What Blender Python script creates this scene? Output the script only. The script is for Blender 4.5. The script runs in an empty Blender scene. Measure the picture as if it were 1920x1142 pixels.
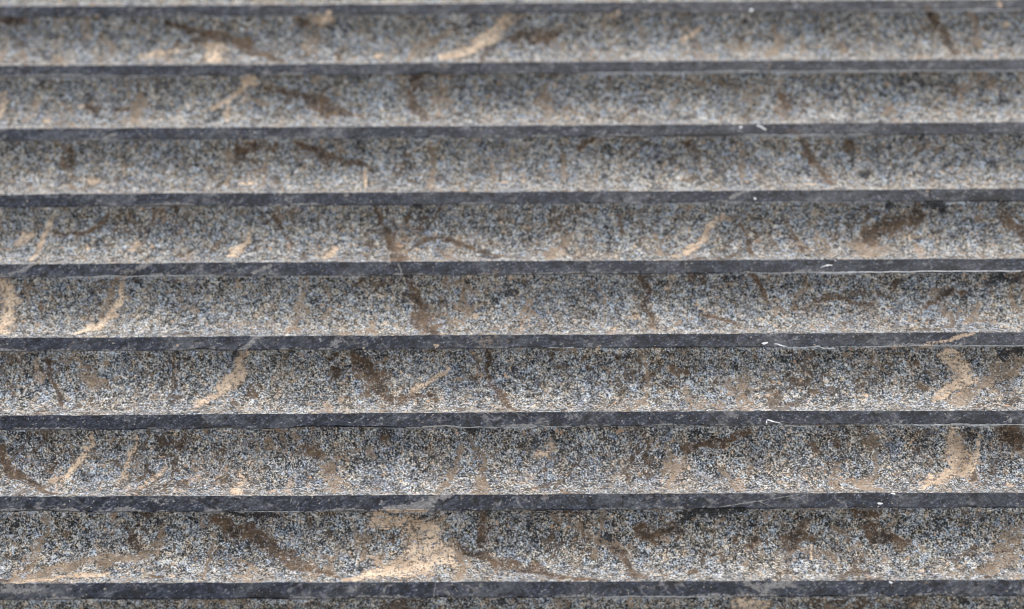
import bpy, math, random
import numpy as np
from mathutils import Matrix, Vector

scene = bpy.context.scene
# ------------------------------------------------------------------ camera
CH = 1.45
CAM = Vector((0.0, -1.0767481, CH))
FWD = Vector((-0.01092149, 0.78821032, 0.61530904))
RGT = Vector((0.99992562, 0.01194985, 0.00244053))
UPV = Vector((0.0054292, -0.61528993, 0.7882822))
cd = bpy.data.cameras.new("camera")
cam = bpy.data.objects.new("camera", cd)
scene.collection.objects.link(cam)
cam.matrix_world = Matrix(((RGT.x, UPV.x, -FWD.x, CAM.x), (RGT.y, UPV.y, -FWD.y, CAM.y),
                           (RGT.z, UPV.z, -FWD.z, CAM.z), (0, 0, 0, 1)))
cd.sensor_width = 36.0
cd.lens = 75.0
cd.clip_start = 0.05
cd.clip_end = 2000
cd.dof.use_dof = True
cd.dof.focus_distance = 1.30
cd.dof.aperture_fstop = 3.7
cd.dof.aperture_blades = 7
scene.camera = cam
scene.render.engine = 'CYCLES'
scene.cycles.filter_width = 0.85

# ------------------------------------------------------------------ light
SUN_EL, SUN_AZ = math.radians(57), math.radians(18)   # azimuth measured from -Y towards +X
w = bpy.data.worlds.new("World"); scene.world = w; w.use_nodes = True
nt = w.node_tree
bg = nt.nodes["Background"]
sky = nt.nodes.new("ShaderNodeTexSky"); sky.sky_type = 'NISHITA'
sky.sun_disc = False
sky.sun_elevation = SUN_EL
sky.sun_rotation = math.pi - SUN_AZ
nt.links.new(sky.outputs[0], bg.inputs[0])
bg.inputs[1].default_value = 0.15
sd = Vector((math.sin(SUN_AZ) * math.cos(SUN_EL), -math.cos(SUN_AZ) * math.cos(SUN_EL), math.sin(SUN_EL)))
sl = bpy.data.lights.new("sun", 'SUN'); sl.energy = 2.35; sl.angle = math.radians(40)
sl.color = (1.0, 0.92, 0.80)
so = bpy.data.objects.new("sun", sl); scene.collection.objects.link(so)
so.rotation_euler = sd.to_track_quat('Z', 'Y').to_euler()
vs = scene.view_settings
scene.display_settings.display_device = 'sRGB'
vs.view_transform = 'Standard'; vs.look = 'None'; vs.exposure = 0.35; vs.gamma = 1.0

# ------------------------------------------------------------------ profile of the fluted face
P, WF = 0.06, 0.0112            # pitch, width of a fillet
OP = P - WF
AL = math.radians(52)
RR = OP / 2 / math.sin(AL)
DC = RR * math.cos(AL)
ARC = 2 * AL * RR
PT = WF + ARC                   # developed length of one pitch
Z0 = 2.5665052702580082         # upper arris of fillet 0
I0, I1 = -9, 18
XF = 0.46                       # half width of the finely cut stretch
X_COLS = np.concatenate([np.linspace(-2.4, -XF, 60)[:-1], np.linspace(-XF, XF, 1150), np.linspace(XF, 2.4, 60)[1:]])

# ------------------------------------------------------------------ noise helpers
rng = np.random.default_rng(11)
_lat = rng.random((512, 512))
def vnoise(u, v, seed=0):
    u = u + seed * 37.31; v = v + seed * 91.7
    iu = np.floor(u).astype(int); iv = np.floor(v).astype(int)
    fu = u - iu; fv = v - iv
    fu = fu * fu * (3 - 2 * fu); fv = fv * fv * (3 - 2 * fv)
    a = _lat[iu % 512, iv % 512]; b = _lat[(iu + 1) % 512, iv % 512]
    c = _lat[iu % 512, (iv + 1) % 512]; d = _lat[(iu + 1) % 512, (iv + 1) % 512]
    return (a * (1 - fu) + b * fu) * (1 - fv) + (c * (1 - fu) + d * fu) * fv - 0.5

# ------------------------------------------------------------------ veins and stains of the stone
# kind strength  x,s,width ... in 0.1 mm; s runs down the developed profile from the upper arris of fillet 0
MARKS = '''
B1 -3837,144,54 -3683,137,54
B1 -2646,133,31 -2493,191,46 -2339,263,54 -2184,293,54 -2047,362,76 -1944,446,61 -1784,529,45
T.7 -2274,385,130 -2271,493,129
T.5 -2673,408,61
T.5 -2803,437,46 -2674,397,46 -2562,367,46
B.9 -1668,159,69
T.8 -1572,129,69 -1476,122,69
W.8 -2090,213,54
T.6 -3144,110,38
O.7 -1554,236,31 -1553,487,30
B.7 -1413,421,30 -1376,516,30
T.7 -1125,470,61
B.7 -1143,301,31
O.8 -596,243,46 -768,326,46 -861,398,46 -874,548,45
T1 -202,150,92 -252,246,76 -405,352,69 -649,500,53
O.8 -2790,812,30 -2772,925,52 -2765,1030,67 -2790,1137,52
T.6 -3740,900,45 -3720,1098,45
T.8 -3179,1005,30
B.8 -3122,1009,60 -3066,1010,60
B.8 -2935,1011,52 -2860,1016,52
T.7 -3379,1131,45
T1 -2022,799,52 -1955,810,52
T.8 -1986,818,34 -2061,899,34 -2153,970,34 -2242,1034,34
T.6 -2144,991,22 -2127,1183,22
B1 -1855,874,30 -1705,933,37 -1535,982,75 -1440,1041,97 -1250,1105,37
B1 -808,825,97 -864,919,52 -836,1046,52 -757,1178,44
O.6 -659,826,34 -673,1142,33
L.6 -1978,911,45
D.9 -2088,1407,37
D.9 -718,1419,66
L.8 -2876,1401,33 -2945,1435,33
L.7 -2271,1406,26
L.5 -1876,738,75
B.9 -3200,1560,88 -3154,1628,51
B1 -2012,1538,87 -2023,1605,44
B.9 -1903,1532,73
B.9 -1775,1503,44
B1 -1658,1479,29 -1502,1560,51 -1355,1609,36 -1209,1641,33 -1099,1683,18
O.7 -2103,1512,36 -2092,1684,36 -2082,1807,36
O.6 -1830,1587,26 -1832,1843,25
T.7 -2016,1808,36 -1908,1809,36
T.6 -1153,1691,18 -1145,1851,18
O.8 -725,1521,44 -681,1633,44 -694,1857,43
T.5 -2982,1771,58
B.6 -2227,1683,29
T.5 -207,1827,51
L.6 -1237,2076,64
W1 1564,91,46
T.7 571,103,54
T.8 3321,65,53
B.9 -157,287,46 -4,288,69 149,298,38
O.7 723,156,38 760,273,38
T.6 1181,236,38 1063,341,38
L.7 990,235,53
O.8 1735,201,38 1750,323,69 1683,456,91
O.6 1923,282,31 1921,426,30
B.7 2066,242,31
O.6 2215,305,23 2205,429,23
B1 2823,87,46 2878,209,46 2947,333,46 3005,472,45
O.8 3125,134,50 3170,250,50 3154,410,49
T.6 3392,212,38
B.6 2382,244,38
L.6 856,700,52
O.7 1651,708,15 1634,917,15
B.8 536,816,52
T.8 964,837,26
B.8 1726,956,48 1756,1068,48
B.7 1891,999,30
O.8 2973,906,37 2964,1030,37 2933,1173,37
T.6 2612,1027,30
T.6 2229,928,22
B.7 662,1084,37
O.5 106,926,52 86,1137,52
D.8 -118,1006,37
D.7 2657,792,37
D.8 3252,822,37
W1 1422,1388,36
W.9 1525,1374,22 1584,1404,22
L.8 448,1419,58
B1 393,1473,36 320,1527,51
O.7 192,1563,33 208,1800,33
O.7 427,1702,22 423,1873,22
T.6 -81,1797,43
T.5 83,1658,29
O.7 1410,1516,33 1405,1812,32
T.8 1345,1552,33
B.9 1758,1416,58 1864,1574,51 1949,1692,51 2023,1854,29
B1 2144,1528,65
T.7 1797,1787,43
T.7 1824,1867,29 1896,1868,29
L.8 1548,1517,65 1591,1590,65
L.8 1755,1518,22 1764,1630,22 1696,1690,22
O.6 2916,1678,47
D.7 2625,1469,51
D.6 3296,1453,73
L.8 1414,2031,32 1321,2096,32
W.9 1453,2088,28
T.6 2618,2050,28
D.7 2930,2109,92 3106,2110,92
T.8 -3232,2224,32 -3263,2323,32 -3285,2438,32 -3323,2562,32
T.4 -3367,2323,64 -3413,2391,64
B.7 -3208,2305,28 -3050,2325,28 -2921,2277,28 -2850,2191,28
T.7 -2968,2426,25
T.7 -2638,2397,42 -2668,2443,42
T.65 -1896,2360,50 -1972,2434,49 -1987,2524,49
T.6 -1309,2454,49 -1372,2563,49
T.7 -1777,2310,14
B.7 -1743,2212,28 -1659,2334,28 -1606,2404,28
D.7 -1398,2153,28
L.9 -3267,2699,31 -3410,2774,31
L.9 -2500,2704,38 -2664,2788,38
L.8 -1729,2728,28 -1829,2785,28
T1 -3457,2823,48 -3431,2879,55 -3411,2974,104 -3428,3078,90 -3426,3219,68
T1 -2639,2828,28 -2664,2907,42 -2705,3003,55 -2763,3114,62 -2847,3180,55 -2923,3267,41
O.6 -2687,2813,62 -2778,2952,62 -2818,3065,62
O.7 -1503,2938,28 -1525,3022,48 -1575,3152,69 -1598,3268,61
B.7 -3128,2940,28
B.8 -3214,3012,28
B.6 -2432,3085,41
D.8 -2616,2908,28
B.7 -1804,2902,21
T.8 -3193,3047,10
T.8 -1317,3035,21
L.9 -1702,3341,37 -1808,3431,37 -1872,3485,37
L.9 -1271,3438,51
T.8 -2260,3445,20
D.8 -2466,3414,41
T1 -1849,3498,47 -1860,3566,67 -1883,3634,67 -1947,3705,54 -1998,3784,54 -2101,3850,53
B.8 -3092,3536,27 -3056,3652,27 -2999,3777,27 -2969,3876,27
B1 -1286,3525,47
B.8 -1263,3637,61
T.8 -2889,3537,17
T.8 -2538,3553,17
B.9 -1796,3702,34 -1750,3773,60
B.6 -3282,3751,27
B.6 -2446,3519,27
B.8 -1061,2191,36 -1014,2288,43 -966,2379,42 -936,2516,56 -885,2602,91
B.8 -833,2458,28 -729,2355,28 -623,2368,28 -480,2427,35 -359,2502,28 -264,2537,28 -148,2563,28 -53,2583,28
D.9 -989,2166,57
D.9 -765,2157,71
D.9 352,2146,50
O.7 219,2374,64 169,2467,127 111,2550,154
T.8 -219,2260,18
T.8 -141,2243,18
B.6 -1110,2534,28
B.5 564,2225,28 584,2336,28
O.5 855,2378,28 811,2559,28
T.8 952,2338,14
T.7 930,2561,42
L.9 -889,2712,10 -862,2801,10
D.9 -828,2783,48
B.9 -817,2838,35 -793,2942,55 -748,3015,83 -731,3129,82 -673,3201,82 -656,3284,61
B.7 -673,3201,27 -606,3160,27
B.7 -492,3056,28
B.7 -216,3045,17
B.7 -44,3046,21
T.8 -433,2815,21
T.8 -164,2834,28
T.8 -398,3085,34
T.7 -967,3142,21
T.7 -44,3134,21
D.8 -447,2843,35
B.7 696,2836,35 730,2951,41 717,3035,62 749,3107,48 720,3215,34
T.5 635,3120,41
T.5 516,3213,48
D.8 -1114,3502,67
T.8 -1228,3418,13
T.8 -1091,3469,17
T.9 -630,3447,34
T.8 396,3475,27
L.7 171,3444,27
W.7 80,3477,5 238,3478,5
B1 -1115,3547,54 -1091,3614,74 -999,3699,101 -928,3791,54 -814,3877,40
B.6 -1053,3764,80
B.8 -794,3810,60 -681,3792,53 -612,3840,33
T.6 -549,3607,34 -663,3690,34 -772,3750,34
B.8 -303,3496,27 -314,3608,27 -246,3741,47 -202,3828,40 -131,3985,26
O.7 665,3491,20 664,3579,34 673,3672,40 683,3775,40 655,3891,73
B.9 856,3590,47 898,3649,47
B.6 507,3535,40
B.6 515,3675,34
B.7 380,3718,17
B.8 -639,3495,40
D.8 -539,3516,27
B.7 -923,3649,30
B.6 -1196,3789,33
T.7 1244,2240,28 1157,2328,35 1082,2424,46 996,2516,70
B.6 1371,2266,28 1416,2382,28 1425,2543,28
B.9 1711,2355,49
B.6 1579,2428,28
B.7 1762,2465,49
T.9 1685,2420,18
B1 2557,2187,50 2485,2258,71 2343,2283,99 2232,2359,120
O.9 2196,2379,120 2116,2473,120 2267,2469,120 2196,2553,140
D.9 2355,2169,57
D1 2627,2160,71 2698,2160,71
B.9 3101,2215,64 3143,2303,71 3215,2395,63
W.9 1854,2807,6 2195,2805,6 2676,2804,6 3140,2807,6
W1 1948,2710,17
W.8 1854,2758,14 1893,2745,14 1925,2741,14
B.8 1417,2840,41 1461,2920,28 1493,3002,21
B.7 1075,3109,31 1200,3133,31 1318,3201,31
B.8 1806,2993,28 1956,2968,28 2047,3005,28 2173,3021,28
T.6 1945,3115,34
T.6 1536,3203,27
T.5 1843,3207,34
B.7 2728,2927,55 2623,2972,41 2488,3062,31
O.6 2506,3188,44
O.7 2833,3077,76 2771,3173,75
D.8 2952,2869,76 3141,2860,76
B.6 3070,2964,28
W1 1428,3456,17 1459,3439,17
W1 1511,3461,7 1564,3478,7 1644,3486,7 1825,3487,7
W.8 1825,3487,5 2334,3486,5 3053,3483,5
W.8 2663,3335,5 2969,3323,5
T.6 2765,3385,30 2591,3430,30 2477,3463,30
T.9 2485,3480,23 2434,3483,23
T.8 2300,3483,20 2250,3486,20
T.8 2576,3522,67 2653,3566,74
T1 2685,3634,107 2691,3683,100 2600,3730,67 2568,3801,47 2483,3860,40
O.7 3054,3592,80 2884,3659,80 2800,3732,80 2701,3801,80 2606,3911,79
D.9 2954,3524,81 3055,3524,80
B.8 2385,3598,37
B.8 949,3649,37
B.7 1114,3711,30
B.7 1376,3539,30
B.7 2428,3745,43
B.7 1585,3670,27
B.6 2100,3665,54
T.6 2067,3811,30
T.7 1441,3816,27
L.7 1187,3778,60
B1 -3286,4271,39 -3270,4328,39 -3217,4423,39 -3106,4507,39 -3000,4597,39 -2874,4687,26
T.9 -2729,4175,16 -2747,4254,30 -2808,4354,46 -2864,4449,39 -2952,4508,32
T.5 -2445,4223,36 -2480,4308,36 -2497,4390,36 -2538,4511,36
T.4 -2268,4391,39 -2349,4468,39 -2400,4564,39
T.7 -1820,4394,16 -1831,4454,26 -1807,4531,52 -1828,4625,71
B.7 -2146,4231,52 -2172,4270,52
B.8 -2200,4421,26
B.8 -1384,4313,85
O.8 -1297,4375,52 -1283,4415,65 -1253,4520,78 -1225,4594,90
B.6 -2944,4374,26 -2963,4436,26
B.6 -1676,4394,42
L.5 -2301,4758,64 -2222,4751,64
D.9 -2047,4740,13 -1980,4775,13 -1913,4813,13
D.9 -1848,4824,32 -1800,4832,32
D.6 -1768,4842,45 -1546,4856,45
O.5 -2927,4886,64 -2947,5004,64 -2978,5105,63 -3055,5271,63 -3098,5394,62
O.7 -2244,4943,64 -2281,5049,89 -2445,5123,82 -2655,5145,70 -2855,5218,76 -3036,5354,62
T.6 -2532,5257,50 -2737,5274,50 -3033,5367,50
B1 -2401,5012,57
B.9 -2809,4963,38
B.8 -1894,4890,64 -1712,4945,89 -1601,5042,95 -1491,5127,76 -1329,5181,57 -1214,5267,44 -1146,5294,25
D.8 -1657,4859,57
D.8 -2393,4856,45
B.8 -2263,5271,38 -2213,5285,38
T.8 -2136,5279,25
B.8 -3141,5322,31 -3109,5322,31
O.4 -1925,4944,35 -1940,5054,35 -1947,5280,34
L.7 -3139,4993,57
L.7 -2702,4985,57
L.7 -3163,5142,51
L.6 -3124,5430,62 -2906,5427,62
D.9 -1907,5450,37
L.8 -951,4101,36
W1 -1140,4116,13
D.9 -660,4059,26
D.9 -406,4100,39 -376,4140,65 -330,4140,52
O.7 -439,4242,33 -471,4331,39 -503,4423,46 -545,4540,52 -584,4623,51
O.8 -386,4170,13 -363,4308,33 -340,4401,52 -348,4526,71 -314,4626,103
D.8 -942,4190,52
B.7 -933,4233,43
B.6 -953,4596,42
T.5 98,4268,43 9,4343,42
B.7 51,4426,26
T.5 8,4606,29
D.8 108,4199,46
O.6 807,4281,59 814,4457,58 816,4592,58
O.5 545,4289,39
L.9 -526,4715,45 -652,4770,70 -760,4792,76 -886,4829,38
T.9 -886,4829,16 -781,4826,16 -654,4830,16
L.7 -920,4769,45
D.9 -379,4745,32 -352,4787,32
D.9 -292,4821,51
T.6 -973,4878,70 -846,4895,70 -706,4905,70
T1 -706,4889,51 -674,4972,127 -664,5040,190 -596,5088,158 -702,5147,189 -808,5188,126 -961,5263,69 -1121,5337,37
T.9 -945,5153,69
T1 -558,5067,127 -551,5124,95
O.8 -505,4972,32 -470,5061,63 -437,5132,76 -415,5250,94 -476,5326,62
B1 -483,5027,32 -333,5118,47 -184,5174,69 -48,5201,63 89,5278,44 235,5334,31 369,5347,25
B.7 -324,4865,41 -334,4951,41 -324,5038,41
B.8 -877,5003,44
O.8 410,4839,29 394,4894,29 378,4954,25 355,5041,32 334,5121,38
B.8 645,4955,64 695,4993,63 835,4956,63
B.8 471,5086,44 531,5178,44 610,5304,62
D.9 858,4893,38
L.7 -336,5411,31
D.9 -751,5444,40
D.8 -225,5422,31
L.7 -591,5399,9 -595,5491,9
D.9 781,5426,68
W1 1314,4003,7 1455,4007,7
W.9 2497,4019,7 2747,4030,7
W1 1420,4158,7 1427,4111,7 1464,4135,7 1518,4151,7 1596,4166,7
W.8 1596,4166,5 1942,4164,5
W.9 2316,4156,6 2837,4155,6
L.8 2886,4132,36
B.9 921,4291,59 1061,4272,59 1183,4227,39 1336,4195,26
B.9 1717,4269,49
B.8 1838,4269,36
B.7 1799,4398,36
O.9 1102,4409,26 1141,4472,39 1179,4532,26 1216,4619,32
O.7 1308,4402,36 1304,4464,36
O.8 2043,4244,72 2073,4330,65 2048,4414,39 2049,4495,52 1992,4604,103
T1 2555,4194,46 2568,4256,72 2575,4322,85 2577,4373,91 2513,4455,84 2396,4546,58 2286,4631,32
T.7 2724,4251,26 2722,4316,39 2668,4381,78 2596,4440,78
T.5 2317,4496,45
B1 2894,4215,85 2968,4275,85
T.5 2872,4598,51
T.5 1855,4493,26
W1 2111,4721,16 2136,4721,16
W1 2040,4796,22 2058,4803,22
W1 2394,4749,10
L.9 1061,4821,8 1318,4777,8 1566,4729,8
L.9 1333,4781,6 1410,4815,6
W.7 1327,4839,5 1653,4841,5
D.9 1901,4814,25 1943,4814,25
D.9 870,4870,44 1029,4851,44 1219,4852,44
B.9 1888,4862,60 1996,4875,60
B1 1973,4961,44 2025,4993,57 2088,5006,57 2167,5049,51
B.7 1603,4928,57
B.6 1506,5003,63 1611,4981,63 1544,5056,63
B.7 1303,5002,35
B.6 1198,5002,44
B.7 1269,5055,32
B.6 1845,4992,44
O.6 2880,4977,114 2750,5061,114 2812,5133,113 2634,5255,113
T.5 2257,5252,31
B.8 921,5232,44
T.8 1630,5046,13 1622,5143,13
D.4 2407,4909,95
L.8 1259,5439,74 1413,5440,74
W1 1960,5403,12
W1 2055,5407,15 2073,5415,15
W1 1955,5485,12
W1 2063,5503,15
T.9 1181,5548,74 1286,5554,74
W.8 1562,5517,6 1768,5515,6
L.8 -3113,5514,6 -2555,5510,6
L.35 -3197,4239,66 -3095,4339,65
L.3 -1851,4278,98 -1652,4346,98
L.3 956,4471,130 1081,4541,129
L.3 -148,4464,98 -18,4533,97
L.25 -1495,3633,135
L.3 624,3609,101'''
CH_IDX = {'T': 0, 'B': 1, 'D': 2, 'W': 3, 'O': 4, 'L': 5}
strokes = []
for ln in MARKS.strip().splitlines():
    a, *pp = ln.split()
    strokes.append((CH_IDX[a[0]], float(a[1:]), np.array([[float(q) * 1e-4 for q in s.split(',')] for s in pp])))

def paint(X, S):
    """soft coverage of each kind of mark at surface coordinates X, S (2-D arrays of rows x columns)"""
    out = np.zeros((6,) + X.shape)
    xs = X[0]
    jx = vnoise(X * 130, S * 130, 1) * 0.007 + vnoise(X * 420, S * 420, 2) * 0.003
    js = vnoise(X * 130, S * 130, 3) * 0.007 + vnoise(X * 420, S * 420, 4) * 0.003
    for ch, st, pts in strokes:
        wm = pts[:, 2].max()
        pad = wm + 0.001
        s0, s1 = pts[:, 1].min() - pad, pts[:, 1].max() + pad
        if S.max() < s0 or S.min() > s1: continue
        c0, c1 = np.searchsorted(xs, pts[:, 0].min() - pad), np.searchsorted(xs, pts[:, 0].max() + pad)
        if c1 - c0 < 1: continue
        k = min(1.0, wm / 0.006) ** 1.5
        if ch == 3:
            k = 0.12 if wm < 0.0007 else 0.35
            if wm > 0.0007: pts = pts * np.array([1, 1, 0.62])
        x = X[:, c0:c1] + jx[:, c0:c1] * k; s = S[:, c0:c1] + js[:, c0:c1] * k
        best = np.zeros(x.shape)
        segs = list(zip(pts[:-1], pts[1:])) if len(pts) > 1 else [(pts[0], pts[0])]
        for a, b in segs:
            dx, ds = b[0] - a[0], b[1] - a[1]
            L = dx * dx + ds * ds
            t = np.clip(((x - a[0]) * dx + (s - a[1]) * ds) / L, 0, 1) if L > 0 else np.zeros(x.shape)
            d = np.hypot(x - a[0] - t * dx, s - a[1] - t * ds)
            hw = (a[2] + (b[2] - a[2]) * t) / 2
            best = np.maximum(best, np.clip(1 - 0.5 * d / hw, 0, 1))
        o = out[ch][:, c0:c1]
        np.maximum(o, best * (0.35 + 0.65 * st), out=o)
    return out

# ------------------------------------------------------------------ materials
def N(nt, t, **kw):
    n = nt.nodes.new(t)
    for k, v in kw.items(): setattr(n, k, v)
    return n
class G:
    """small node-graph helper"""
    def __init__(s, name):
        s.m = bpy.data.materials.new(name); s.m.use_nodes = True
        s.nt = s.m.node_tree; s.b = s.nt.nodes["Principled BSDF"]
        s.tc = N(s.nt, "ShaderNodeTexCoord").outputs['Object']
    def put(s, sock, v):
        if hasattr(v, 'is_output'): s.nt.links.new(v, sock)
        else: sock.default_value = v
    def math(s, op, a, b=0.0, c=0.0, clamp=False):
        n = N(s.nt, "ShaderNodeMath", operation=op, use_clamp=clamp)
        s.put(n.inputs[0], a); s.put(n.inputs[1], b); s.put(n.inputs[2], c)
        return n.outputs[0]
    def noise(s, scale, detail=2.0, rough=0.5, stretch=None, off=(0, 0, 0), color=False, dist=0.0, tilt=0.0):
        mp = N(s.nt, "ShaderNodeMapping")
        s.nt.links.new(s.tc, mp.inputs[0])
        mp.inputs['Location'].default_value = off
        if stretch: mp.inputs['Scale'].default_value = stretch
        if tilt:
            m2 = N(s.nt, "ShaderNodeMapping"); s.nt.links.new(s.tc, m2.inputs[0])
            m2.inputs['Rotation'].default_value = (0, tilt, 0); s.nt.links.new(m2.outputs[0], mp.inputs[0])
        n = N(s.nt, "ShaderNodeTexNoise")
        s.nt.links.new(mp.outputs[0], n.inputs['Vector'])
        n.inputs['Scale'].default_value = scale; n.inputs['Detail'].default_value = detail
        n.inputs['Roughness'].default_value = rough; n.inputs['Distortion'].default_value = dist
        return n.outputs['Color' if color else 'Fac']
    def voro(s, scale, out='Color', feature='F1', stretch=None):
        mp = N(s.nt, "ShaderNodeMapping"); s.nt.links.new(s.tc, mp.inputs[0])
        if stretch: mp.inputs['Scale'].default_value = stretch
        n = N(s.nt, "ShaderNodeTexVoronoi", feature=feature)
        s.nt.links.new(mp.outputs[0], n.inputs['Vector']); n.inputs['Scale'].default_value = scale
        return n.outputs[out]
    def ramp(s, fac, stops, interp='LINEAR'):
        n = N(s.nt, "ShaderNodeValToRGB"); n.color_ramp.interpolation = interp
        e = n.color_ramp.elements
        while len(e) < len(stops): e.new(0.5)
        for el, (p, c) in zip(e, stops):
            el.position = p
            el.color = (c, c, c, 1) if not isinstance(c, tuple) else (*c, 1)
        s.put(n.inputs[0], fac)
        return n.outputs[0]
    def mix(s, f, a, b, mode='MIX'):
        n = N(s.nt, "ShaderNodeMix", data_type='RGBA', blend_type=mode)
        s.put(n.inputs[0], f)
        for k, v in ((6, a), (7, b)):
            s.put(n.inputs[k], (*v, 1) if isinstance(v, tuple) and len(v) == 3 else v)
        return n.outputs[2]
    def step(s, m, n, lo=0.42, hi=0.58, k=1.0):
        """coverage m broken up by noise n"""
        v = s.math('ADD', m, s.math('MULTIPLY', s.math('SUBTRACT', n, 0.5), k))
        mr = N(s.nt, "ShaderNodeMapRange", interpolation_type='SMOOTHSTEP')
        s.put(mr.inputs[0], v); mr.inputs[1].default_value = lo; mr.inputs[2].default_value = hi
        return mr.outputs[0]
    def attr(s, name):
        a = N(s.nt, "ShaderNodeAttribute", attribute_name=name)
        sep = N(s.nt, "ShaderNodeSeparateColor"); s.nt.links.new(a.outputs['Color'], sep.inputs[0])
        return sep.outputs[0], sep.outputs[1], sep.outputs[2], a.outputs['Alpha']

def stone_rough():
    g = G("tooled stone")
    T, B, D, W = g.attr("marks"); O, L, _, _ = g.attr("marks_more")
    # grain: fine crystals over uneven clusters
    ga = g.noise(900, 2.5, 0.68, dist=0.3)
    gb = g.noise(330, 3.0, 0.6, off=(4, 6, 1), dist=0.4)
    gc = g.noise(120, 3.0, 0.6, off=(7, 3, 9))
    grain = g.math('ADD', g.math('ADD', g.math('MULTIPLY', ga, 0.60), g.math('MULTIPLY', gb, 0.27)), g.math('MULTIPLY', gc, 0.13))
    gval = g.ramp(grain, [(0.395, 0.006), (0.445, 0.045), (0.49, 0.205), (0.535, 0.46), (0.595, 0.86)])
    hue = g.noise(300, 3.0, 0.65, off=(3, 1, 7))
    tint = g.ramp(hue, [(0.34, (0.72, 0.84, 1.0)), (0.46, (0.92, 0.96, 1.0)), (0.55, (1.0, 0.96, 0.87)), (0.67, (1.0, 0.80, 0.60))])
    base = g.mix(1.0, gval, tint, 'MULTIPLY')
    big = g.noise(24, 4.0, 0.6, off=(9, 2, 4))
    base = g.mix(g.ramp(big, [(0.38, 0.0), (0.66, 0.6)]), base, g.mix(1.0, base, (1.35, 1.27, 1.16), 'MULTIPLY'))
    patch = g.noise(70, 4.0, 0.65, off=(1, 8, 5))
    base = g.mix(g.ramp(patch, [(0.28, 0.75), (0.46, 0.0)]), base, g.mix(1.0, base, (0.40, 0.42, 0.50), 'MULTIPLY'))
    n1 = g.noise(230, 4.0, 0.72, off=(5, 5, 2))
    n2 = g.noise(800, 2.5, 0.65, off=(2, 9, 2))
    nm = g.math('ADD', g.math('MULTIPLY', n1, 0.48), g.math('MULTIPLY', n2, 0.52))
    ns = g.noise(750, 3.0, 0.65, stretch=(0.12, 1, 1), off=(7, 2, 8))
    nst = g.math('ADD', g.math('MULTIPLY', nm, 0.65), g.math('MULTIPLY', ns, 0.35))
    fine = g.ramp(n2, [(0.32, 0.55), (0.5, 1.0), (0.68, 1.35)])
    tone = g.noise(90, 3.0, 0.6, off=(3, 3, 3))
    def cover(m, n, k, lo=0.40, hi=0.58):
        v = g.math('MULTIPLY', m, g.math('ADD', g.math('MULTIPLY', g.math('SUBTRACT', n, 0.5), k), 1.0))
        mr = N(g.nt, "ShaderNodeMapRange", interpolation_type='SMOOTHSTEP')
        g.put(mr.inputs[0], v); mr.inputs[1].default_value = lo; mr.inputs[2].default_value = hi
        return mr.outputs[0]
    # pale bluish worms and patches
    wn = g.noise(150, 3.0, 0.6, off=(6, 6, 0), dist=1.2)
    worms = g.ramp(g.math('ABSOLUTE', g.math('SUBTRACT', wn, 0.5)), [(0.0, 0.42), (0.03, 0.0)])
    wsel = g.ramp(g.noise(30, 3.0, 0.6, off=(2, 7, 7)), [(0.5, 0.0), (0.62, 1.0)])
    base = g.mix(g.math('MULTIPLY', worms, wsel), base, (0.48, 0.54, 0.66))
    base = g.mix(g.math('MULTIPLY', cover(L, nm, 4.0, 0.34, 0.8), 0.6), base, g.mix(1.0, (0.46, 0.49, 0.54), fine, 'MULTIPLY'))
    film = g.noise(60, 5.0, 0.7, off=(2, 2, 11), stretch=(1.3, 0.5, 0.5))
    base = g.mix(g.ramp(film, [(0.44, 0.0), (0.68, 0.40)]), base, g.mix(1.0, base, (1.05, 0.85, 0.62), 'MULTIPLY'))
    base = g.mix(g.math('MULTIPLY', g.ramp(film, [(0.52, 0.0), (0.70, 0.26)]), fine), base, (0.27, 0.195, 0.125))
    # scattered natural mottling
    def scatter(scale, off, p0, p1, col, amt, stretch=None, k=7.5):
        nonlocal base
        m = g.ramp(g.noise(scale, 4.0, 0.6, off=off, stretch=stretch), [(p0, 0.0), (p1, 0.75)])
        base = g.mix(g.math('MULTIPLY', cover(m, nm, k), amt), base, g.mix(1.0, col, fine, 'MULTIPLY'))
    scatter(45, (0, 4, 1), 0.50, 0.74, (0.33, 0.235, 0.150), 0.5, k=9.0)
    scatter(70, (5, 4, 1), 0.58, 0.72, (0.50, 0.34, 0.22), 0.6, stretch=(1, 0.45, 0.45))
    scatter(48, (4, 0, 9), 0.58, 0.76, (0.090, 0.056, 0.032), 0.75, k=9.0)
    scatter(85, (14, 2, 3), 0.59, 0.72, (0.065, 0.040, 0.024), 0.8)
    scatter(120, (1, 12, 3), 0.57, 0.72, (0.42, 0.29, 0.18), 0.7)
    scatter(26, (3, 1, 13), 0.54, 0.84, (0.30, 0.22, 0.145), 0.5, k=9.5)
    scatter(60, (11, 7, 3), 0.57, 0.72, (0.018, 0.018, 0.022), 0.9)
    # thin natural veins: sheets running slantwise through the stone
    def vein(scale, off, tilt, width, gate, col, amt, st=(1, 1, 0.5)):
        nonlocal base
        v = g.noise(scale, 5.0, 0.6, off=off, stretch=st, tilt=tilt, dist=0.4)
        ln = g.ramp(g.math('ABSOLUTE', g.math('SUBTRACT', v, 0.5)), [(0.0, 0.85), (width, 0.0)])
        gt = g.ramp(g.noise(20, 3.0, 0.6, off=(off[1], off[0], 3)), [(gate, 0.0), (gate + 0.08, 1.0)])
        base = g.mix(g.math('MULTIPLY', cover(g.math('MULTIPLY', ln, gt), nm, 5.0, 0.32, 0.55), amt), base, g.mix(1.0, col, fine, 'MULTIPLY'))
    vein(13, (1, 7, 2), -0.6, 0.018, 0.49, (0.095, 0.054, 0.025), 0.75)
    vein(11, (8, 3, 5), 0.5, 0.018, 0.49, (0.36, 0.245, 0.15), 0.6)
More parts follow.
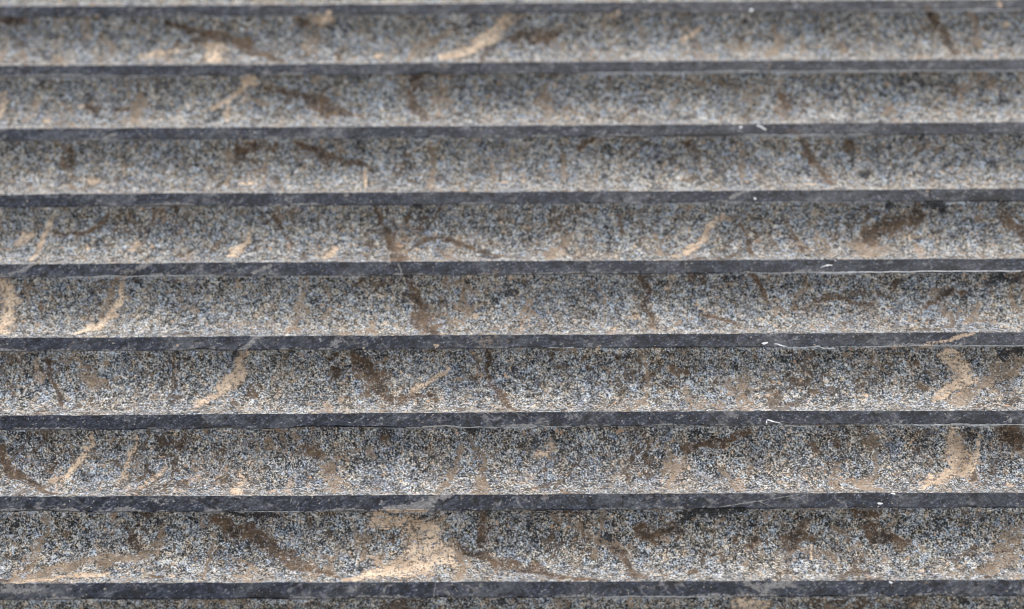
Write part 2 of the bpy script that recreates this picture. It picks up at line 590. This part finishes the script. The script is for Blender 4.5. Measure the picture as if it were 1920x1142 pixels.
    vein(17, (5, 9, 1), 0.05, 0.016, 0.54, (0.16, 0.105, 0.062), 0.7)
    sp1 = g.noise(230, 1.5, 0.5, off=(4, 4, 4))
    base = g.mix(g.ramp(sp1, [(0.71, 0.0), (0.75, 0.9)]), base, (0.66, 0.43, 0.27))
    sp2 = g.noise(260, 1.5, 0.5, off=(9, 4, 1))
    base = g.mix(g.ramp(sp2, [(0.70, 0.0), (0.74, 0.95)]), base, (0.012, 0.012, 0.015))
    # veins, with the grey grit showing through their holes
    hole = g.noise(520, 3.0, 0.7, off=(12, 3, 5), stretch=(0.75, 1, 1))
    holes = g.ramp(hole, [(0.425, 0.0), (0.46, 1.0)])
    sO = g.math('MULTIPLY', cover(O, nst, 6.5, 0.34, 0.54), g.ramp(hole, [(0.42, 0.4), (0.46, 1.0)]))
    base = g.mix(g.math('MULTIPLY', sO, 0.85), base, g.mix(1.0, g.ramp(tone, [(0.35, (0.20, 0.135, 0.080)), (0.65, (0.40, 0.285, 0.185))]), fine, 'MULTIPLY'))
    fr = cover(B, nm, 7.0, 0.14, 0.42)
    base = g.mix(g.math('MULTIPLY', fr, 0.5), base, g.mix(1.0, (0.25, 0.150, 0.080), fine, 'MULTIPLY'))
    sB = g.math('MULTIPLY', cover(B, nm, 7.0, 0.32, 0.54), g.ramp(hole, [(0.415, 0.2), (0.46, 1.0)]))
    base = g.mix(g.math('MULTIPLY', sB, 0.92), base, g.mix(1.0, g.ramp(tone, [(0.42, (0.026, 0.014, 0.006)), (0.60, (0.140, 0.080, 0.038))]), fine, 'MULTIPLY'))
    sD = cover(D, nm, 7.0, 0.40, 0.60)
    base = g.mix(g.math('MULTIPLY', sD, 0.9), base, g.mix(1.0, (0.020, 0.019, 0.020), fine, 'MULTIPLY'))
    frT = cover(T, nst, 8.0, 0.14, 0.40)
    base = g.mix(g.math('MULTIPLY', frT, 0.45), base, g.mix(1.0, (0.38, 0.26, 0.165), fine, 'MULTIPLY'))
    sT = cover(T, nst, 7.5, 0.33, 0.54)
    sT = g.math('MULTIPLY', sT, holes)
    base = g.mix(g.math('MULTIPLY', sT, 0.95), base, g.mix(1.0, g.ramp(tone, [(0.38, (0.58, 0.41, 0.27)), (0.58, (0.92, 0.70, 0.49))]), g.ramp(n2, [(0.30, 0.5), (0.45, 1.0), (0.7, 1.1)]), 'MULTIPLY'))
    sW = g.step(W, nm, 0.4, 0.6, 0.9)
    base = g.mix(sW, base, (0.80, 0.80, 0.78))
    g.put(g.b.inputs['Base Color'], base)
    g.b.inputs['Roughness'].default_value = 0.62
    g.b.inputs['Specular IOR Level'].default_value = 0.4
    stain = g.math('MAXIMUM', g.math('MAXIMUM', sT, sO), sB)
    h = g.math('ADD', g.math('MULTIPLY', ga, 0.7), g.math('MULTIPLY', gb, 1.2))
    bp = N(g.nt, "ShaderNodeBump"); bp.inputs['Distance'].default_value = 0.0013
    g.put(bp.inputs['Strength'], g.math('SUBTRACT', 0.95, g.math('MULTIPLY', stain, 0.45)))
    g.put(bp.inputs['Height'], h)
    g.put(g.b.inputs['Normal'], bp.outputs[0])
    return g.m

def stone_smooth():
    g = G("honed stone")
    T, B, D, W = g.attr("marks"); O, L, _, _ = g.attr("marks_more")
    n = g.noise(640, 3.0, 0.72, stretch=(0.6, 1, 1), tilt=0.55)
    nb = g.noise(170, 4.0, 0.65, stretch=(0.5, 1, 1), tilt=0.55, off=(3, 1, 2))
    nn = g.math('ADD', g.math('MULTIPLY', n, 0.62), g.math('MULTIPLY', nb, 0.38))
    base = g.ramp(nn, [(0.38, (0.001, 0.002, 0.004)), (0.46, (0.007, 0.010, 0.018)), (0.53, (0.026, 0.032, 0.050)), (0.59, (0.080, 0.089, 0.115)), (0.66, (0.38, 0.36, 0.34))])
    cl = g.noise(34, 5.0, 0.7, off=(2, 3, 4), stretch=(0.6, 1, 1), tilt=0.55)
    base = g.mix(g.ramp(cl, [(0.47, 0.0), (0.64, 0.6)]), base, g.mix(1.0, g.ramp(nn, [(0.35, 0.35), (0.6, 1.5)]), (0.105, 0.108, 0.118), 'MULTIPLY'))
    sp = g.noise(480, 1.5, 0.5, off=(6, 1, 0))
    base = g.mix(g.ramp(sp, [(0.66, 0.0), (0.72, 0.85)]), base, (0.36, 0.31, 0.25))
    pit = g.noise(150, 3.0, 0.6, off=(6, 8, 0))
    base = g.mix(g.math('MULTIPLY', g.ramp(pit, [(0.56, 0.0), (0.62, 0.95)]), g.ramp(n, [(0.42, 0.2), (0.5, 1.0)])), base, (0.004, 0.004, 0.006))
    vn = g.noise(12, 5.0, 0.65, stretch=(1, 1, 0.7), tilt=0.7, off=(1, 1, 6), dist=0.3)
    vv = g.ramp(g.math('ABSOLUTE', g.math('SUBTRACT', vn, 0.5)), [(0.0, 0.5), (0.012, 0.0)])
    base = g.mix(g.math('MULTIPLY', vv, g.ramp(nb, [(0.42, 0.0), (0.6, 1.0)])), base, (0.30, 0.28, 0.26))
    br = g.noise(52, 4.0, 0.65, off=(8, 1, 6))
    base = g.mix(g.ramp(g.math('MULTIPLY', g.ramp(br, [(0.56, 0.0), (0.68, 1.0)]), n), [(0.42, 0.0), (0.56, 0.6)]), base, (0.24, 0.175, 0.12))
    n1 = g.noise(230, 4.0, 0.75, off=(5, 5, 2))
    n2 = g.noise(800, 2.5, 0.65, off=(2, 9, 2))
    nm = g.math('ADD', g.math('MULTIPLY', n1, 0.55), g.math('MULTIPLY', n2, 0.45))
    fine = g.ramp(n, [(0.30, 0.45), (0.5, 1.0), (0.68, 1.5)])
    def cover(m, k, lo=0.40, hi=0.62):
        v = g.math('MULTIPLY', m, g.math('ADD', g.math('MULTIPLY', g.math('SUBTRACT', nm, 0.5), k), 1.0))
        mr = N(g.nt, "ShaderNodeMapRange", interpolation_type='SMOOTHSTEP')
        g.put(mr.inputs[0], v); mr.inputs[1].default_value = lo; mr.inputs[2].default_value = hi
        return mr.outputs[0]
    for m, k, amt, col in ((L, 5.0, 0.7, (0.26, 0.245, 0.23)), (O, 5.5, 0.7, (0.19, 0.135, 0.095)), (B, 5.5, 0.75, (0.07, 0.045, 0.03)),
                           (D, 6.5, 0.92, (0.006, 0.006, 0.008)), (T, 5.5, 0.8, (0.52, 0.38, 0.26))):
        base = g.mix(g.math('MULTIPLY', cover(m, k), amt), base, g.mix(1.0, col, fine, 'MULTIPLY'))
    base = g.mix(cover(W, 2.6, 0.34, 0.6), base, (0.82, 0.82, 0.81))
    g.put(g.b.inputs['Base Color'], base)
    g.put(g.b.inputs['Roughness'], g.ramp(n, [(0.3, 0.45), (0.7, 0.7)]))
    g.b.inputs['Specular IOR Level'].default_value = 0.22
    bp = N(g.nt, "ShaderNodeBump"); bp.inputs['Distance'].default_value = 0.0005
    bp.inputs['Strength'].default_value = 0.8
    g.put(bp.inputs['Height'], g.math('ADD', n, g.math('MULTIPLY', n1, 0.7)))
    g.put(g.b.inputs['Normal'], bp.outputs[0])
    return g.m

M_ROUGH, M_SMOOTH = stone_rough(), stone_smooth()

# ------------------------------------------------------------------ the wall
wall = bpy.data.objects.new("fluted_stone_block", None); scene.collection.objects.link(wall)
wall["label"] = "weathered grey stone with rough horizontal flutes between smooth dark ridges, tan and brown veins"
wall["category"] = "carved stone"

def grid_mesh(name, X, Y, Z, S, mat, marks=True):
    r, c = X.shape
    me = bpy.data.meshes.new(name)
    co = np.stack([X, Y, Z], -1).reshape(-1, 3)
    idx = np.arange(r * c).reshape(r, c)
    q = np.stack([idx[:-1, :-1], idx[1:, :-1], idx[1:, 1:], idx[:-1, 1:]], -1).reshape(-1, 4)
    me.vertices.add(len(co)); me.vertices.foreach_set('co', co.ravel().astype('f4'))
    me.loops.add(q.size); me.loops.foreach_set('vertex_index', q.ravel().astype('i4'))
    me.polygons.add(len(q)); me.polygons.foreach_set('loop_start', (np.arange(len(q)) * 4).astype('i4'))
    me.polygons.foreach_set('use_smooth', np.ones(len(q), bool))
    me.update(calc_edges=True); me.validate()
    if marks:
        m = MK
        for an, chs in (("marks", (0, 1, 2, 3)), ("marks_more", (4, 5))):
            a = me.attributes.new(an, 'FLOAT_COLOR', 'POINT')
            v = np.zeros((r * c, 4), 'f4')
            for k, ch in enumerate(chs): v[:, k] = m[ch].ravel()
            a.data.foreach_set('color', v.ravel())
    me.materials.append(mat)
    o = bpy.data.objects.new(name, me); scene.collection.objects.link(o); o.parent = wall
    return o

def arris(i, x):
    """height and depth wander of the edge number i (even: upper edge of a fillet, odd: lower)"""
    dz = vnoise(x * 6 + i * 5.3, x * 0 + i * 7.7, 5) * 0.0009 + vnoise(x * 60, x * 0 + i * 3.1, 6) * 0.0004 + vnoise(x * 400, x * 0 + i * 1.7, 7) * 0.0004
    chip = np.clip(vnoise(x * 45, x * 0 + i * 9.1, 8) - 0.24, 0, 1) * 0.007 + np.clip(vnoise(x * 160, x * 0 + i * 3.9, 28) - 0.28, 0, 1) * 0.004
    return dz, chip

EC = 0.0005                                     # worn edge of a fillet
for i in range(I0, I1):
    fine = -2 <= i <= 10
    xc = X_COLS if fine else np.linspace(-2.4, 2.4, 80)
    zt = Z0 - i * P
    up_dz, up_ch = arris(2 * i, xc); lo_dz, lo_ch = arris(2 * i + 1, xc); nx_dz, nx_ch = arris(2 * i + 2, xc)
    if not fine: up_ch = up_ch * 0; lo_ch = lo_ch * 0; nx_ch = nx_ch * 0
    # fillet: upper worn edge, face, lower worn edge
    f = np.concatenate([[0, 0.25, 0.6, 1.0], np.linspace(0.06, 0.93, 18 if fine else 3), [0, 0.4, 0.75, 1.0]])
    n = len(f); X = np.tile(xc, (n, 1)); Y = np.zeros_like(X); Z = np.zeros_like(X)
    for r in range(n):
        if r < 4:
            a = f[r]; Z[r] = zt + up_dz - EC * a * 0.9; Y[r] = (EC + up_ch * 0.4) * (1 - a) ** 2
        elif r >= n - 4:
            a = f[r]; Z[r] = zt - WF + lo_dz + lo_ch + EC * (1 - a) * 0.9; Y[r] = (EC + lo_ch * 0.4) * a ** 2
        else:
            a = f[r]; Z[r] = (zt + up_dz) * (1 - a) + (zt - WF + lo_dz + lo_ch) * a
    S = i * PT + (zt - Z)
    Y += vnoise(X * 40, Z * 40, 9) * 0.0005 + vnoise(X * 180, Z * 180, 10) * 0.00016
    MK = paint(X, S)
    if fine:                                    # grit and pale wear creeping up from the ragged lower edge
        q = np.clip((S - i * PT) / WF, 0, 1)
        gr = np.clip(vnoise(X * 55, S * 55, 21) * 1.6 - 0.12 + vnoise(X * 400, S * 400, 23) * 0.6 + (q - 0.84) * 3.4 + np.clip(vnoise(X * 18 + S * 30, S * 14, 26) - 0.2, 0, 1) * 2.2, 0, 0.66)
        MK[5] = np.maximum(MK[5], gr)
        MK[2] = np.maximum(MK[2], np.clip(vnoise(X * 38, S * 38, 22) * 2.6 - 0.62 + (q - 0.6) * 0.5, 0, 0.8))
        for rr_, am in ((n - 3, 0.55), (n - 2, 0.95), (n - 1, 0.95)):
            MK[5][rr_] = np.maximum(MK[5][rr_], np.clip(am * (0.75 + vnoise(xc * 40, xc * 0 + i * 8.3, 24) * 1.3 + vnoise(xc * 600, xc * 0 + i, 25) * 0.8), 0, 1))
    if fine:                                    # rubbed pale line along the lower edge, come and go
        e = np.clip(vnoise(xc * 9, xc * 0 + i * 2.3, 11) * 1.6 + 0.12 + np.clip(xc * 1.2, -0.2, 0.3), 0, 0.6)
        up_glint = np.clip(vnoise(xc * 11, xc * 0 + i * 4.3, 12) * 1.5 + 0.05, 0, 0.5)  # upper edge: painted highlight, as if the arris caught the light
        for r in range(n - 4, n): MK[3][r] = np.maximum(MK[3][r], e * (1.0 if r > n - 4 else 0.5))
        for r in range(0, 3): MK[3][r] = np.maximum(MK[3][r], up_glint)
    fil = grid_mesh("fillet", X, Y, Z, S, M_SMOOTH)
    # flute: circular hollow from the lower edge of this fillet to the upper edge of the next
    nr = 76 if fine else 14
    t = np.linspace(0, 1, nr)
    ang = AL - 2 * AL * t
    zc = zt - WF - OP / 2
    X = np.tile(xc, (nr, 1))
    Z = (zc + RR * np.sin(ang))[:, None] + np.zeros_like(X)
    Y = (-DC + RR * np.cos(ang))[:, None] + np.zeros_like(X)
    w0 = np.clip(1 - t / 0.12, 0, 1)[:, None] ** 2; w1 = np.clip(1 - (1 - t) / 0.12, 0, 1)[:, None] ** 2
    Z += w0 * (lo_dz + lo_ch) + w1 * nx_dz
    Y += w0 * (EC + lo_ch * 0.4) + w1 * (EC + nx_ch * 0.4)
    S = i * PT + WF + (t * ARC)[:, None] + np.zeros_like(X)
    if fine:
        env = np.minimum(1, np.minimum(t, 1 - t) / 0.03)[:, None]
        dsp = vnoise(X * 22, S * 22, 13) * 0.0016 + vnoise(X * 110, S * 110, 14) * 0.0007 + vnoise(X * 300, S * 300, 15) * 0.0005
        dsp += (rng.random(X.shape) - 0.5) * 0.00022
        dsp += vnoise(X * 4, S * 500, 16) * 0.00018          # drag lines of the cutting tool
        Y += dsp * env * np.cos(ang)[:, None]; Z += dsp * env * np.sin(ang)[:, None]
    MK = paint(X, S)
    if fine:                                    # worn, paler stone just under the lower edge of the fillet
        band = np.clip(1.5 - t / 0.03, 0, 1)[:, None] * np.clip(0.28 + vnoise(xc * 30, xc * 0 + i * 2.9, 17) * 0.9 + vnoise(X * 500, S * 500, 19) * 0.9 + e * 0.7, 0, 0.8)
        MK[5] = np.maximum(MK[5], band)
        lip_glint = np.clip(1 - (1 - t) / 0.03, 0, 1)[:, None] * np.clip(0.1 + vnoise(xc * 25, xc * 0 + i * 6.9, 18) * 0.9, 0, 0.5)  # thin bright line on the lower lip, a highlight put into the colour
        MK[3] = np.maximum(MK[3], lip_glint)
    flu = grid_mesh("flute", X, Y, Z, S, M_ROUGH)

# plain stone body behind and around the fluted face
def block(name, x0, x1, y0, y1, z0, z1, mat):
    bpy_me = bpy.data.meshes.new(name)
    v = [(x, y, z) for x in (x0, x1) for y in (y0, y1) for z in (z0, z1)]
    fs = [(0, 1, 3, 2), (4, 6, 7, 5), (0, 4, 5, 1), (2, 3, 7, 6), (0, 2, 6, 4), (1, 5, 7, 3)]
    bpy_me.from_pydata(v, [], fs); bpy_me.materials.append(mat)
    o = bpy.data.objects.new(name, bpy_me); scene.collection.objects.link(o)
    b = o.modifiers.new("b", 'BEVEL'); b.width = 0.004; b.segments = 2
    return o
zb, ztp = Z0 - I1 * P + 0.001, Z0 - I0 * P
core = block("stone_core", -2.4, 2.4, 0.025, 0.6, 0.0, ztp + 0.3, M_ROUGH); core.parent = wall
base_ = block("plinth", -2.44, 2.44, -0.02, 0.024, 0.0, zb, M_SMOOTH); base_.parent = wall
cop = block("coping", -2.44, 2.44, -0.03, 0.62, ztp + 0.302, ztp + 0.42, M_SMOOTH); cop.parent = wall
fri = block("frieze", -2.4, 2.4, 0.0, 0.024, ztp + 0.001, ztp + 0.3, M_SMOOTH); fri.parent = wall

# ------------------------------------------------------------------ ground
g = G("paving")
gn = g.noise(3, 6, 0.6)
g.put(g.b.inputs['Base Color'], g.ramp(gn, [(0.3, (0.20, 0.19, 0.18)), (0.7, (0.32, 0.30, 0.27))]))
g.b.inputs['Roughness'].default_value = 0.9
gm = bpy.data.meshes.new("ground")
gm.from_pydata([(-400, -400, 0), (400, -400, 0), (400, 400, 0), (-400, 400, 0)], [], [(0, 1, 2, 3)])
gm.materials.append(g.m)
go = bpy.data.objects.new("ground", gm); scene.collection.objects.link(go)
go["kind"] = "structure"
